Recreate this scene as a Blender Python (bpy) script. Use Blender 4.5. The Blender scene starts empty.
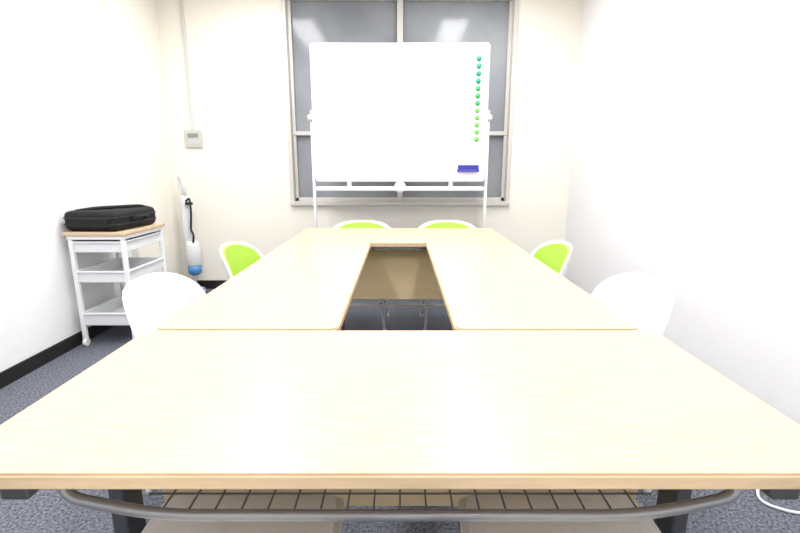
import bpy, bmesh, math, random
from mathutils import Vector, Matrix
random.seed(3)
scene = bpy.context.scene
scene.view_settings.view_transform = 'Standard'

# ------------------------------------------------------------ materials
def mat(name, col, rough=0.5, metal=0.0, emit=None, estr=0.0, spec=0.5, trans=0.0):
    m = bpy.data.materials.new(name); m.use_nodes = True
    b = m.node_tree.nodes['Principled BSDF']
    b.inputs['Base Color'].default_value = (*col, 1)
    b.inputs['Roughness'].default_value = rough
    b.inputs['Metallic'].default_value = metal
    b.inputs['Specular IOR Level'].default_value = spec
    if emit:
        b.inputs['Emission Color'].default_value = (*emit, 1)
        b.inputs['Emission Strength'].default_value = estr
    return m

def noise_mat(name, c1, c2, scale, stretch=(1,1,1), rough=0.5, bump=0.0, spec=0.5, detail=4, lo=0.35, hi=0.65):
    m = mat(name, c1, rough, spec=spec)
    nt = m.node_tree; b = nt.nodes['Principled BSDF']
    tc = nt.nodes.new('ShaderNodeTexCoord')
    mp = nt.nodes.new('ShaderNodeMapping'); mp.inputs['Scale'].default_value = stretch
    n = nt.nodes.new('ShaderNodeTexNoise'); n.inputs['Scale'].default_value = scale
    n.inputs['Detail'].default_value = detail
    r = nt.nodes.new('ShaderNodeValToRGB')
    r.color_ramp.elements[0].color = (*c1, 1); r.color_ramp.elements[1].color = (*c2, 1)
    r.color_ramp.elements[0].position = lo; r.color_ramp.elements[1].position = hi
    nt.links.new(tc.outputs['Object'], mp.inputs['Vector'])
    nt.links.new(mp.outputs['Vector'], n.inputs['Vector'])
    nt.links.new(n.outputs['Fac'], r.inputs['Fac'])
    nt.links.new(r.outputs['Color'], b.inputs['Base Color'])
    if bump:
        bp = nt.nodes.new('ShaderNodeBump'); bp.inputs['Strength'].default_value = bump
        bp.inputs['Distance'].default_value = 0.004
        nt.links.new(n.outputs['Fac'], bp.inputs['Height'])
        nt.links.new(bp.outputs['Normal'], b.inputs['Normal'])
    return m

M_wall_l = noise_mat('wall_paper_white', (0.82,0.82,0.825), (0.85,0.85,0.855), 140, rough=0.85, bump=0.08)
M_wall_f = noise_mat('wall_paper_cream', (0.84,0.81,0.73), (0.87,0.84,0.76), 140, rough=0.85, bump=0.08)
M_ceil = mat('ceiling_white', (0.87,0.87,0.87), 0.9)
M_carpet = noise_mat('carpet_grey', (0.06,0.065,0.08), (0.21,0.225,0.27), 110, rough=0.95, bump=0.4, spec=0.1, detail=6)
M_base = mat('baseboard_black', (0.012,0.01,0.01), 0.5)
WC1, WC2 = (0.58,0.405,0.262), (0.665,0.48,0.322)
M_woodx = noise_mat('maple_grain_x', WC1, WC2, 14, (1,16,16), rough=0.34, spec=0.28)
M_edge = noise_mat('maple_edge_band', (0.52,0.385,0.245), (0.58,0.435,0.28), 12, (1,1,12), rough=0.45)
M_panel = noise_mat('maple_panel', (0.72,0.56,0.34), (0.78,0.61,0.38), 14, (1,1,16), rough=0.5)
M_dark = mat('steel_dark_grey', (0.09,0.095,0.105), 0.45, 0.3)
M_steel = mat('steel_tube_grey', (0.34,0.35,0.37), 0.3, 0.5)
M_wire = mat('wire_grey', (0.10,0.10,0.11), 0.4, 0.5)
M_alu = mat('aluminium_frame', (0.62,0.60,0.56), 0.4, 0.05)
M_white = mat('plastic_white', (0.80,0.80,0.80), 0.4)
M_whitecush = mat('cushion_white', (0.72,0.72,0.73), 0.5)
M_whitecush_lift = mat('cushion_white_lifted', (0.90,0.89,0.86), 0.6)  # white cushion of the near chairs, colour lightened to offset the table's shade
M_green = noise_mat('cushion_lime', (0.38,0.62,0.06), (0.43,0.67,0.08), 200, rough=0.7)
M_board = mat('board_enamel', (0.91,0.92,0.95), 0.25)
M_boardfr = mat('board_frame', (0.55,0.56,0.59), 0.35, 0.3)
M_glass = noise_mat('window_night_glass', (0.23,0.245,0.27), (0.36,0.38,0.405), 1.2, rough=0.12, spec=0.2)
M_black = noise_mat('bag_nylon', (0.006,0.006,0.007), (0.014,0.014,0.017), 300, rough=0.7, spec=0.3)
M_blackp = mat('plastic_black', (0.012,0.012,0.014), 0.4)
M_blue = mat('plastic_blue', (0.08,0.25,0.55), 0.35)
M_navy = mat('eraser_blue', (0.025,0.025,0.30), 0.5)
M_cartwood = mat('cart_wood', (0.62,0.46,0.30), 0.45)
M_clear = mat('tray_translucent', (0.72,0.74,0.76), 0.35)
M_screen = mat('lcd_screen', (0.22,0.26,0.22), 0.3)
M_lamp = mat('lamp_tube_glow', (1,1,1), 0.5, emit=(1.0,0.99,0.96), estr=5)
M_fix = mat('lamp_housing', (0.8,0.8,0.8), 0.4)
M_mag = [mat('magnet_teal', (0.01,0.26,0.15), 0.4), mat('magnet_green', (0.04,0.34,0.11), 0.4), mat('magnet_lime', (0.17,0.46,0.10), 0.4)]

# ------------------------------------------------------------ helpers
def empty(name, loc=(0,0,0), rz=0):
    e = bpy.data.objects.new(name, None); scene.collection.objects.link(e)
    e.location = loc; e.rotation_euler = (0,0,rz); e.empty_display_size = 0.1
    return e
def addobj(name, bm, mats, parent=None, smooth=False, autosm=False):
    me = bpy.data.meshes.new(name); bmesh.ops.recalc_face_normals(bm, faces=bm.faces)
    bm.to_mesh(me); bm.free()
    if not isinstance(mats,(list,tuple)): mats=[mats]
    for m in mats: me.materials.append(m)
    if smooth:
        for p in me.polygons: p.use_smooth=True
    o = bpy.data.objects.new(name, me); scene.collection.objects.link(o)
    if parent: o.parent = parent
    return o
def bm_box(bm, c, s, mi=0, bev=0.0, rot=None):
    mtx = Matrix.Translation(c)
    if rot is not None: mtx = mtx @ rot
    g = bmesh.ops.create_cube(bm, size=1.0, matrix=mtx @ Matrix.Diagonal((*s,1)))
    vs = g['verts']; fs = set(f for v in vs for f in v.link_faces)
    if bev>0:
        es = list(set(e for v in vs for e in v.link_edges))
        r = bmesh.ops.bevel(bm, geom=es, offset=bev, segments=3, affect='EDGES', profile=0.5)
        fs = set(r['faces']) | set(f for f in fs if f.is_valid)
    for f in fs:
        if f.is_valid: f.material_index = mi
def box(name, c, s, m, parent=None, bev=0.0, rot=None):
    bm = bmesh.new(); bm_box(bm, c, s, 0, bev, rot)
    return addobj(name, bm, m, parent)
def bm_tube(bm, pts, r, seg=10, mi=0, closed=False):
    pts=[Vector(p) for p in pts]; n=len(pts); rings=[]
    prev=None
    for i,p in enumerate(pts):
        if closed: t=(pts[(i+1)%n]-pts[i-1]).normalized()
        elif i==0: t=(pts[1]-p).normalized()
        elif i==n-1: t=(p-pts[i-1]).normalized()
        else: t=((pts[i+1]-p).normalized()+(p-pts[i-1]).normalized()).normalized()
        if prev is None:
            a=Vector((0,0,1)) if abs(t.z)<0.9 else Vector((1,0,0))
            nrm=(a-t*a.dot(t)).normalized()
        else:
            nrm=(prev-t*prev.dot(t)).normalized()
        prev=nrm; b=t.cross(nrm)
        rr = r[i] if isinstance(r,(list,tuple)) else r
        rings.append([bm.verts.new(p+(nrm*math.cos(2*math.pi*k/seg)+b*math.sin(2*math.pi*k/seg))*rr) for k in range(seg)])
    m = n if closed else n-1
    for i in range(m):
        A=rings[i];B=rings[(i+1)%n]
        for k in range(seg):
            f=bm.faces.new((A[k],A[(k+1)%seg],B[(k+1)%seg],B[k])); f.smooth=True; f.material_index=mi
    if not closed:
        for R in (rings[0],rings[-1]):
            f=bm.faces.new(R); f.material_index=mi
def tube(name, pts, r, m, parent=None, seg=10, closed=False):
    bm=bmesh.new(); bm_tube(bm, pts, r, seg, 0, closed)
    return addobj(name,bm,m,parent)
def rounded(pts, rad, n=6):
    pts=[Vector(p) for p in pts]; out=[pts[0]]
    for i in range(1,len(pts)-1):
        p=pts[i]; a=(pts[i-1]-p); b=(pts[i+1]-p)
        d=min(rad,a.length*.49,b.length*.49)
        A=p+a.normalized()*d; B=p+b.normalized()*d
        for k in range(n+1):
            t=k/n; out.append(A*(1-t)**2+p*2*t*(1-t)+B*t*t)
    out.append(pts[-1]); return out
def lathe(bm, prof, c, axis='Z', seg=20, mi=0):
    rings=[]
    for (r,h) in prof:
        ring=[]
        for k in range(seg):
            a=2*math.pi*k/seg; u=r*math.cos(a); v=r*math.sin(a)
            p={'Z':(u,v,h),'Y':(u,h,v),'X':(h,u,v)}[axis]
            ring.append(bm.verts.new(Vector(c)+Vector(p)))
        rings.append(ring)
    for A,B in zip(rings,rings[1:]):
        for k in range(seg):
            f=bm.faces.new((A[k],A[(k+1)%seg],B[(k+1)%seg],B[k])); f.smooth=True; f.material_index=mi
    for R in (rings[0],rings[-1]):
        f=bm.faces.new(R); f.material_index=mi

# ------------------------------------------------------------ room
XL,XR,YF,YB,ZC = -2.07,1.52,4.20,-1.6,2.62
T=0.12
box('floor', ((XL+XR)/2,(YF+YB)/2,-0.05), (XR-XL+2*T,YF-YB+2*T,0.1), M_carpet)
box('ceiling', ((XL+XR)/2,(YF+YB)/2,ZC+0.05), (XR-XL+2*T,YF-YB+2*T,0.1), M_ceil)
bm=bmesh.new(); bm_box(bm,(XL-T/2,(YF+YB)/2,ZC/2),(T,YF-YB,ZC))
addobj('wall_left',bm,M_wall_l)
box('wall_right',(XR+T/2,(YF+YB)/2,ZC/2),(T,YF-YB,ZC),M_wall_l)
box('wall_back',((XL+XR)/2,YB-T/2,ZC/2),(XR-XL+2*T,T,ZC),M_wall_l)
box('pillar_wall_left',(XL+0.025,(3.50+YF)/2,ZC/2),(0.05,YF-3.50,ZC),M_wall_f)
WX,WZ0,WZ1=0.985,0.78,2.52
bm=bmesh.new()
bm_box(bm,((XL-T-WX)/2,YF+T/2,ZC/2),(-WX-(XL-T),T,ZC))
bm_box(bm,((XR+T+WX)/2,YF+T/2,ZC/2),((XR+T)-WX,T,ZC))
bm_box(bm,(0,YF+T/2,WZ0/2),(2*WX,T,WZ0))
bm_box(bm,(0,YF+T/2,(WZ1+ZC)/2),(2*WX,T,ZC-WZ1))
addobj('wall_far',bm,M_wall_f)
box('baseboard_left',(XL+0.006,(YB+3.50)/2,0.04),(0.012,3.50-YB,0.08),M_base)
box('baseboard_pillar',(XL+0.056,(3.50+YF)/2,0.04),(0.012,YF-3.50,0.08),M_base)
box('baseboard_far',((XL+XR)/2+0.03,YF-0.006,0.04),(XR-XL-0.1,0.012,0.08),M_base)
box('baseboard_right',(XR-0.006,(YB+YF)/2,0.04),(0.012,YF-YB-0.03,0.08),M_base)

# window
w=empty('window_1',(0,YF,0))
bm=bmesh.new()
fw=0.035
bm_box(bm,(-WX+fw/2,0.03,(WZ0+WZ1)/2),(fw,0.10,WZ1-WZ0),0,0.003)
bm_box(bm,(WX-fw/2,0.03,(WZ0+WZ1)/2),(fw,0.10,WZ1-WZ0),0,0.003)
bm_box(bm,(0,0.02,WZ0+fw/2),(2*WX,0.12,fw),0,0.003)
bm_box(bm,(0,0.03,WZ1-fw/2),(2*WX,0.10,fw),0,0.003)
addobj('outer_frame',bm,M_alu,w)
bm=bmesh.new()
bm_box(bm,(0,0.055,(WZ0+WZ1)/2),(0.05,0.045,WZ1-WZ0-2*fw),0,0.003)
bm_box(bm,(0,0.057,1.41),(2*WX-2*fw,0.035,0.035),0,0.003)
for s in (-1,1):
    bm_box(bm,(s*(WX-fw-0.014),0.06,(WZ0+WZ1)/2),(0.028,0.03,WZ1-WZ0-2*fw),0,0.002)
bm_box(bm,(0,0.06,WZ0+fw+0.016),(2*WX-2*fw,0.03,0.032),0,0.002)
addobj('sash_bars',bm,M_alu,w)
box('glass_panes',(0,0.085,(WZ0+WZ1)/2),(2*WX-0.02,0.01,WZ1-WZ0-0.02),M_glass,w)
box('latch',(0.0,0.025,1.30),(0.03,0.02,0.08),M_alu,w,0.004)

# ------------------------------------------------------------ tables
TZ=0.70; TH=0.026
def tabletop(name, x0,x1,y0,y1, m, parent, rad=0.03):
    bm=bmesh.new()
    pts=[]
    for (cx,cy,a0) in ((x1-rad,y1-rad,0),(x0+rad,y1-rad,90),(x0+rad,y0+rad,180),(x1-rad,y0+rad,270)):
        for k in range(7):
            a=math.radians(a0+90*k/6); pts.append((cx+rad*math.cos(a),cy+rad*math.sin(a)))
    vs=[bm.verts.new((x,y,TZ-TH)) for x,y in pts]
    f=bm.faces.new(vs)
    r=bmesh.ops.extrude_face_region(bm,geom=[f])
    for v in r['geom']:
        if isinstance(v,bmesh.types.BMVert): v.co.z=TZ
    es=[e for e in bm.edges if abs(e.verts[0].co.z-e.verts[1].co.z)<1e-6]
    bm.normal_update()
    for ff in bm.faces: ff.material_index = 1 if abs(ff.normal.z)<0.5 else 0
    bmesh.ops.bevel(bm,geom=es,offset=0.004,segments=2,affect='EDGES',material=1)
    return addobj(name,bm,[m,M_edge],parent)

def table(L, D, wood, loc, rz, post_y, panel_y, legx):
    """local: user side is -y ; long axis x ; centre origin"""
    e=empty('conference_table',loc,rz)
    tabletop('top',-L/2,L/2,-D/2,D/2,wood,e)
    zb=TZ-TH
    for i,s in enumerate((-1,1)):
        bm=bmesh.new()
        x=s*legx
        bm_box(bm,(x,0,zb-0.026),(0.045,D*0.86,0.048),0,0.006)
        bm_box(bm,(x,post_y,0.37),(0.034,0.065,zb-0.02-0.06),0,0.006)
        bm_box(bm,(x,0,0.062),(0.05,D*0.84,0.035),0,0.008)
        for yy in (-D*0.38,D*0.38):
            lathe(bm,[(0.022,-0.012),(0.024,-0.008),(0.024,0.008),(0.022,0.012)],(x,yy,0.0245),'X',16,1)
        addobj('leg_%d'%(i+1),bm,[M_dark,M_blackp],e)
    box('modesty_panel',(0,panel_y,0.49),(2*legx-0.05,0.014,0.32),M_panel,e,0.002)
    tube('stretcher',[(-legx,post_y,0.235),(legx,post_y,0.235)],0.012,M_white,e)
    bw=2*legx-0.068; h=bw/2; fy=-D/2+0.085; by=panel_y-0.03
    path=rounded([(-h-0.0,fy+0.03,zb-0.012),(-h-0.0,fy,zb-0.075),(-h+0.15,fy,zb-0.112),(h-0.15,fy,zb-0.112),(h,fy,zb-0.075),(h,fy+0.03,zb-0.012)],0.09)
    tube('shelf_front_rail',path,0.0095,M_steel,e,12)
    bm=bmesh.new()
    n=int((bw-0.26)/0.046)
    for k in range(n+1):
        x=-h+0.16+(bw-0.32)*k/n
        bm_tube(bm,[(x,fy,zb-0.105),(x,by,zb-0.105),(x,by,zb-0.02)],0.0017,6)
    k=1
    while fy+0.04*k<by:
        y=fy+0.04*k; k+=1
        bm_tube(bm,[(-h+0.12,y,zb-0.103),(h-0.12,y,zb-0.103)],0.0017,6)
    addobj('shelf_wires',bm,M_wire,e)
    yr=D/2-0.03
    bm=bmesh.new()
    bm_tube(bm,[(-legx+0.03,yr,zb-0.012),(legx-0.03,yr,zb-0.012)],0.008,8)
    for k in range(-4,5):
        bm_box(bm,(k*0.055,yr,zb-0.012),(0.012,0.022,0.022),0,0.003)
    addobj('rear_rail',bm,M_steel,e)
    return e
NY0,NY1=0.567,1.151
SY0,SY1=1.156,2.568
FY0,FY1=2.573,3.215
table(1.338,NY1-NY0,M_woodx,(0,(NY0+NY1)/2,0),0,0.0,0.10,0.585)
FD=FY1-FY0
table(1.29,FD,M_woodx,(-0.005,(FY0+FY1)/2,0),math.pi,0.0,FD/2-0.14,0.60)
for s,a,b in ((-1,0.165,0.655),(1,0.147,0.642)):
    rz = -math.pi/2 if s<0 else math.pi/2
    table(SY1-SY0,b-a,M_woodx,(s*(a+b)/2,(SY0+SY1)/2,0),rz,0.07,0.085,0.60)

# ------------------------------------------------------------ chairs
PROF=[(0.225,0.405),(0.21,0.424),(0.16,0.434),(0.06,0.431),(-0.05,0.428),(-0.12,0.436),(-0.17,0.462),(-0.20,0.505),(-0.218,0.56),(-0.232,0.62),(-0.244,0.68),(-0.252,0.735)]
def prof(t):
    x=t*(len(PROF)-1); i=min(int(x),len(PROF)-2); f=x-i
    def cr(p0,p1,p2,p3,f): return 0.5*((2*p1)+(-p0+p2)*f+(2*p0-5*p1+4*p2-p3)*f*f+(-p0+3*p1-3*p2+p3)*f**3)
    P=[PROF[max(0,min(len(PROF)-1,i+k))] for k in (-1,0,1,2)]
    return cr(*[p[0] for p in P],f), cr(*[p[1] for p in P],f)
def surf(u,t):
    y,z=prof(t)
    backness=max(0,min(1,(t-0.45)/0.25)); backness=backness*backness*(3-2*backness)
    w=0.188+0.072*backness
    if t>0.70:
        q=(t-0.70)/0.30; w*= (1-q**3.0*0.999)**(1/2.2)
    if t<0.2:
        q=(0.2-t)/0.2; w*= (1-0.40*q**2.5)
    if 0.42<t<0.66:
        w*=1-0.07*math.sin((t-0.42)/0.24*math.pi)
    x=u*w
    a=abs(x)/0.26
    y+= backness*0.10*a**2.2
    z+= (1-backness)*0.022*a**2.5
    return Vector((x,y,z))
def shell_mesh(name, mat_, u0, t0, t1, off, thick, nu=22, nt=44):
    bm=bmesh.new(); G=[]
    for j in range(nt+1):
        t=t0+(t1-t0)*j/nt; row=[]
        for i in range(nu+1):
            u=(-1+2*i/nu)*u0
            if off>0:
                q=abs(2*(j/nt)-1); u*= (1-0.999*q**5)**(1/3.0)
            p=surf(u,t)
            d=0.004
            du=surf(min(1,u+d),t)-surf(max(-1,u-d),t); dt=surf(u,min(1,t+d))-surf(u,max(0,t-d))
            n=dt.cross(du)
            n=n.normalized() if n.length>1e-9 else Vector((0,0.9,0.1))
            if n.z<0 and t<0.5: n=-n
            if n.y<0 and t>=0.5: n=-n
            row.append(bm.verts.new(p+n*off))
        G.append(row)
    for j in range(nt):
        for i in range(nu):
            bm.faces.new((G[j][i],G[j][i+1],G[j+1][i+1],G[j+1][i]))
    me=bpy.data.meshes.new(name); bm.normal_update(); bm.to_mesh(me); bm.free()
    me.materials.append(mat_)
    for p in me.polygons: p.use_smooth=True
    return me
def shell_obj(name,me,parent,thick,offs):
    o=bpy.data.objects.new(name,me); scene.collection.objects.link(o); o.parent=parent
    md=o.modifiers.new('sol','SOLIDIFY'); md.thickness=thick; md.offset=offs
    bv=o.modifiers.new('bev','BEVEL'); bv.width=thick*0.4; bv.segments=3; bv.limit_method='ANGLE'; bv.angle_limit=math.radians(50)
    return o
ME_shell=shell_mesh('chair_shell',M_white,1.0,0.0,0.995,0.0,0.01)
def cush(m,off=0.010): return (shell_mesh('cushion_s',m,0.92,0.02,0.56,off,0.01), shell_mesh('cushion_b',m,0.90,0.58,0.965,off,0.01))
CUSH={'green':cush(M_green),'white':cush(M_whitecush,0.006),'off':cush(M_whitecush_lift)}
def chair(loc, rz, kind):
    e=empty('meeting_chair',loc,rz)
    shell_obj('shell',ME_shell,e,0.009,0)
    th_=0.008 if kind=='white' else 0.012
    shell_obj('seat_cushion',CUSH[kind][0],e,th_,0)
    shell_obj('back_cushion',CUSH[kind][1],e,th_,0)
    bm=bmesh.new()
    for s in (-1,1):
        bm_tube(bm,rounded([(s*0.175,0.17,0.0),(s*0.14,0.145,0.405),(s*0.14,-0.12,0.41),(s*0.18,-0.20,0.0)],0.03),0.010,10)
        for yy in (0.17,-0.20):
            lathe(bm,[(0.014,0.0),(0.014,0.02),(0.011,0.03)],(s*(0.175 if yy>0 else 0.18),yy,0),'Z',12)
    bm_tube(bm,[(-0.14,0.12,0.407),(0.14,0.12,0.407)],0.009,8)
    bm_tube(bm,[(-0.14,-0.10,0.409),(0.14,-0.10,0.409)],0.009,8)
    addobj('leg_frame',bm,M_white,e)
    return e
chair((-0.30,0.64,0),0,'off'); chair((0.305,0.64,0),0,'off')  # near pair: white cushions in the tone lifted against table shade
chair((-0.68,1.60,0),-math.pi/2,'white'); chair((0.67,1.60,0),math.pi/2,'white')
chair((-0.65,2.352,0),-math.pi/2,'green'); chair((0.625,2.39,0),math.pi/2,'green')
chair((-0.28,3.165,0),math.pi,'green'); chair((0.345,3.165,0),math.pi,'green')

# ------------------------------------------------------------ whiteboard
BY=3.70
wb=empty('whiteboard',(0,BY,0))
bz0,bz1,bw=1.005,2.020,0.672
box('panel',(0,0,(bz0+bz1)/2),(2*bw-0.02,0.018,bz1-bz0-0.02),M_board,wb)
bm=bmesh.new()
for s in (-1,1):
    bm_box(bm,(s*(bw-0.008),0,(bz0+bz1)/2),(0.016,0.028,bz1-bz0),0,0.003)
bm_box(bm,(0,0,bz1-0.008),(2*bw,0.028,0.016),0,0.003)
bm_box(bm,(0,0,bz0+0.008),(2*bw,0.028,0.016),0,0.003)
addobj('frame',bm,M_boardfr,wb)
bm=bmesh.new()
for s in (-1,1):
    X=s*(bw+0.010)
    bm_tube(bm,[(X,0.028,0.07),(X,0.028,1.53)],0.013,12)
    bm_tube(bm,[(X,-0.24,0.07),(X,0.26,0.07)],0.014,10)
    lathe(bm,[(0.0135,1.525),(0.014,1.54),(0.006,1.548)],(X,0.028,0),'Z',12)
    lathe(bm,[(0.02,-0.02),(0.022,-0.01),(0.022,0.014),(0.012,0.02)],(X+s*0.006,0.01,1.49),'X',14)
    for yy in (-0.22,0.24):
        lathe(bm,[(0.024,-0.010),(0.027,-0.006),(0.027,0.006),(0.024,0.010)],(X,yy,0.027),'X',16,1)
        bm_box(bm,(X,yy,0.048),(0.028,0.02,0.03),0,0.003)
bm_tube(bm,[(-bw-0.008,0.028,0.945),(bw+0.008,0.028,0.945)],0.014,12)
bm_tube(bm,[(-bw-0.008,0.028,0.30),(bw+0.008,0.028,0.30)],0.014,12)
addobj('stand',bm,[M_white,M_blackp],wb)
bm=bmesh.new()
bm_box(bm,(0,-0.05,0.945),(2*bw-0.06,0.09,0.006),0,0.002)
bm_box(bm,(0,-0.094,0.957),(2*bw-0.06,0.004,0.030),0,0.001)
for s in (-0.4,0.4):
    bm_box(bm,(s,0.0,0.975),(0.03,0.012,0.07),0,0.001)
addobj('pen_tray',bm,M_white,wb)
bm=bmesh.new(); lathe(bm,[(0.03,-0.03),(0.045,-0.02),(0.045,0.02),(0.03,0.03)],(0.0,-0.06,0.966),'Y',20)
addobj('lock_knob',bm,M_white,wb)
bm=bmesh.new()
N=12
for k in range(N):
    z=1.91-k*(1.91-1.33)/(N-1)
    mi=0 if k<4 else (1 if k<7 else 2)
    lathe(bm,[(0.020,-0.009),(0.020,-0.014),(0.017,-0.020),(0.006,-0.022)],(0.590,0,z),'Y',18,mi)
addobj('magnets',bm,M_mag,wb)
er=empty('whiteboard_eraser',(0.530,BY-0.028,1.105))
box('body',(0,-0.008,0.012),(0.16,0.028,0.035),M_navy,er,0.006)
box('felt',(0,0.011,0.012),(0.14,0.014,0.03),mat('felt_grey',(0.35,0.35,0.5),0.9),er,0.002)
box('grip',(0,-0.006,-0.014),(0.17,0.03,0.022),mat('eraser_violet',(0.06,0.055,0.36),0.5),er,0.004)

# ------------------------------------------------------------ storage cart
cx,cy=-1.845,3.00
ct=empty('storage_cart',(cx,cy,0))
hw,hd=0.17,0.235
bm=bmesh.new()
for sx in (-1,1):
    for sy in (-1,1):
        bm_box(bm,(sx*(hw-0.012),sy*(hd-0.012),0.385),(0.026,0.026,0.65),0,0.005)
        bm_box(bm,(sx*(hw-0.012),sy*(hd-0.012),0.052),(0.03,0.022,0.025),0,0.004)
        lathe(bm,[(0.022,-0.012),(0.026,-0.008),(0.026,0.008),(0.022,0.012)],(sx*(hw-0.012),sy*(hd-0.012),0.026),'X',16)
addobj('frame_legs',bm,M_white,ct)
def tray(name,z,h):
    bm=bmesh.new(); t=0.006
    W,D=2*hw-0.03,2*hd-0.03
    bm_box(bm,(0,0,z),(W,D,t),0)
    for s in (-1,1):
        bm_box(bm,(s*(W/2),0,z+h/2),(t,D,h),0)
        bm_box(bm,(0,s*(D/2),z+h/2),(W,t,h),0)
    for s in (-1,1):
        bm_box(bm,(s*(W/2+0.003),0,z+h),(0.018,D+0.02,0.012),1,0.003)
        bm_box(bm,(0,s*(D/2+0.003),z+h),(W+0.02,0.018,0.012),1,0.003)
    addobj(name,bm,[M_clear,M_white],ct)
tray('tray_1',0.61,0.06); tray('tray_2',0.42,0.065); tray('tray_3',0.14,0.075)
box('top_rim',(0,0,0.70),(2*hw+0.01,2*hd+0.01,0.025),M_white,ct,0.005)
box('wood_top',(0.0,0,0.7235),(2*hw+0.03,2*hd+0.03,0.022),M_cartwood,ct,0.004)

bg=empty('laptop_bag',(cx-0.015,cy-0.015,0.735),math.radians(-4))
bm=bmesh.new(); bm_box(bm,(0,0,0.062),(0.34,0.43,0.123),0,0.034)
o=addobj('body',bm,M_black,bg,True)
bm=bmesh.new()
for z in (0.042,0.082):
    loop=[]
    for (ax,ay,a0) in ((0.14,0.185,0),(-0.14,0.185,90),(-0.14,-0.185,180),(0.14,-0.185,270)):
        for k in range(6):
            a=math.radians(a0+90*k/5); loop.append((ax+0.032*math.cos(a),ay+0.032*math.sin(a),z))
    bm_tube(bm,loop,0.004,6,0,True)
addobj('zip_piping',bm,M_blackp,bg)
bm=bmesh.new()
bm_box(bm,(0.0,-0.215,0.052),(0.24,0.02,0.06),0,0.008)
addobj('front_pocket',bm,M_black,bg)
tube('handle',rounded([(0.168,-0.07,0.06),(0.205,-0.06,0.075),(0.205,0.06,0.075),(0.168,0.07,0.06)],0.03),0.009,M_black,bg)
tube('shoulder_strap',rounded([(-0.12,-0.16,0.118),(-0.03,-0.10,0.134),(0.05,0.03,0.132),(0.11,0.12,0.132),(0.13,0.17,0.116)],0.08),0.011,M_black,bg)

# ------------------------------------------------------------ stick vacuum
vc=empty('stick_vacuum',(-1.90,4.06,0))
bm=bmesh.new()
bm_box(bm,(0.03,-0.04,0.03),(0.21,0.09,0.05),1,0.014)
lathe(bm,[(0.016,0.05),(0.016,0.30),(0.02,0.31)],(0.05,-0.02,0),'Z',14)
lathe(bm,[(0.03,0.17),(0.055,0.19),(0.06,0.22),(0.055,0.26)],(0.06,-0.02,0),'Z',18,1)
lathe(bm,[(0.055,0.26),(0.060,0.27),(0.066,0.36),(0.062,0.44),(0.045,0.48)],(0.06,-0.02,0),'Z',18,0)
lathe(bm,[(0.03,0.42),(0.045,0.46),(0.048,0.60),(0.044,0.75),(0.040,0.84),(0.025,0.88)],(0.02,0,0),'Z',18)
bm_tube(bm,rounded([(0.03,0,0.86),(-0.02,0,0.95),(-0.015,-0.01,1.06),(0.03,-0.02,1.0),(0.03,-0.01,0.83)],0.05),0.014,10)
addobj('body',bm,[mat('vacuum_white',(0.70,0.71,0.72),0.35),M_blue],vc)
tube('cord',rounded([(0.05,-0.05,0.83),(0.085,-0.055,0.86),(0.09,-0.055,0.74),(0.075,-0.06,0.58),(0.095,-0.06,0.54),(0.085,-0.06,0.47)],0.05),0.009,M_blackp,vc)
box('hook',(0.075,-0.05,0.81),(0.06,0.025,0.025),M_blackp,vc,0.005)
box('brush_bar',(0.03,-0.086,0.02),(0.18,0.01,0.025),M_blackp,vc,0.003)

# thermostat + conduit
th=empty('aircon_controller',(-1.81,YF,1.36))
box('case',(0,-0.011,0),(0.15,0.022,0.15),mat('controller_case',(0.52,0.52,0.49),0.5),th,0.006)
box('screen',(0.0,-0.0235,0.028),(0.09,0.003,0.035),M_screen,th)
box('button_panel',(0,-0.0235,-0.03),(0.10,0.003,0.03),M_boardfr,th,0.001)
box('conduit',(-0.0,-0.008,(ZC-1.36+0.075)/2),(0.024,0.016,ZC-1.36-0.077),mat('conduit_grey',(0.62,0.62,0.60),0.5),th,0.003)
tube('power_cable',rounded([(1.50,1.62,0.006),(1.40,1.50,0.006),(1.27,1.44,0.006),(1.22,1.36,0.006),(1.32,1.30,0.006),(1.42,1.34,0.006),(1.50,1.30,0.006)],0.06),0.005,M_white)

# ------------------------------------------------------------ lamps
for lx in (-1.0,0.55):
    for ly in (-0.3,1.5,3.0):
        e=empty('ceiling_lamp',(lx,ly,ZC))
        box('housing',(0,0,-0.02),(0.30,1.25,0.04),M_fix,e,0.006)
        bm=bmesh.new()
        for s in (-0.08,0.08):
            bm_tube(bm,[(s,-0.58,-0.062),(s,0.58,-0.062)],0.016,12)
        addobj('tubes',bm,M_lamp,e)
        L=bpy.data.lights.new('lamp_light','AREA'); L.shape='RECTANGLE'; L.size=0.26; L.size_y=1.2
        L.energy=28.5 if ly>2 else 27; L.color=(1.0,0.99,0.99)
        lo=bpy.data.objects.new('lamp_light',L); scene.collection.objects.link(lo)
        lo.parent=e; lo.location=(0,0,-0.085)
wd=bpy.data.worlds.new('World'); scene.world=wd; wd.use_nodes=True
wd.node_tree.nodes['Background'].inputs['Color'].default_value=(0.6,0.65,0.7,1)
wd.node_tree.nodes['Background'].inputs['Strength'].default_value=0.3

# ------------------------------------------------------------ camera
cam=bpy.data.cameras.new('camera'); co=bpy.data.objects.new('camera',cam); scene.collection.objects.link(co)
co.location=(0,0,1.12); co.rotation_euler=(math.radians(90-12.2),0,0)
cam.sensor_width=36; cam.lens=461*36/800; cam.clip_start=0.02
scene.camera=co
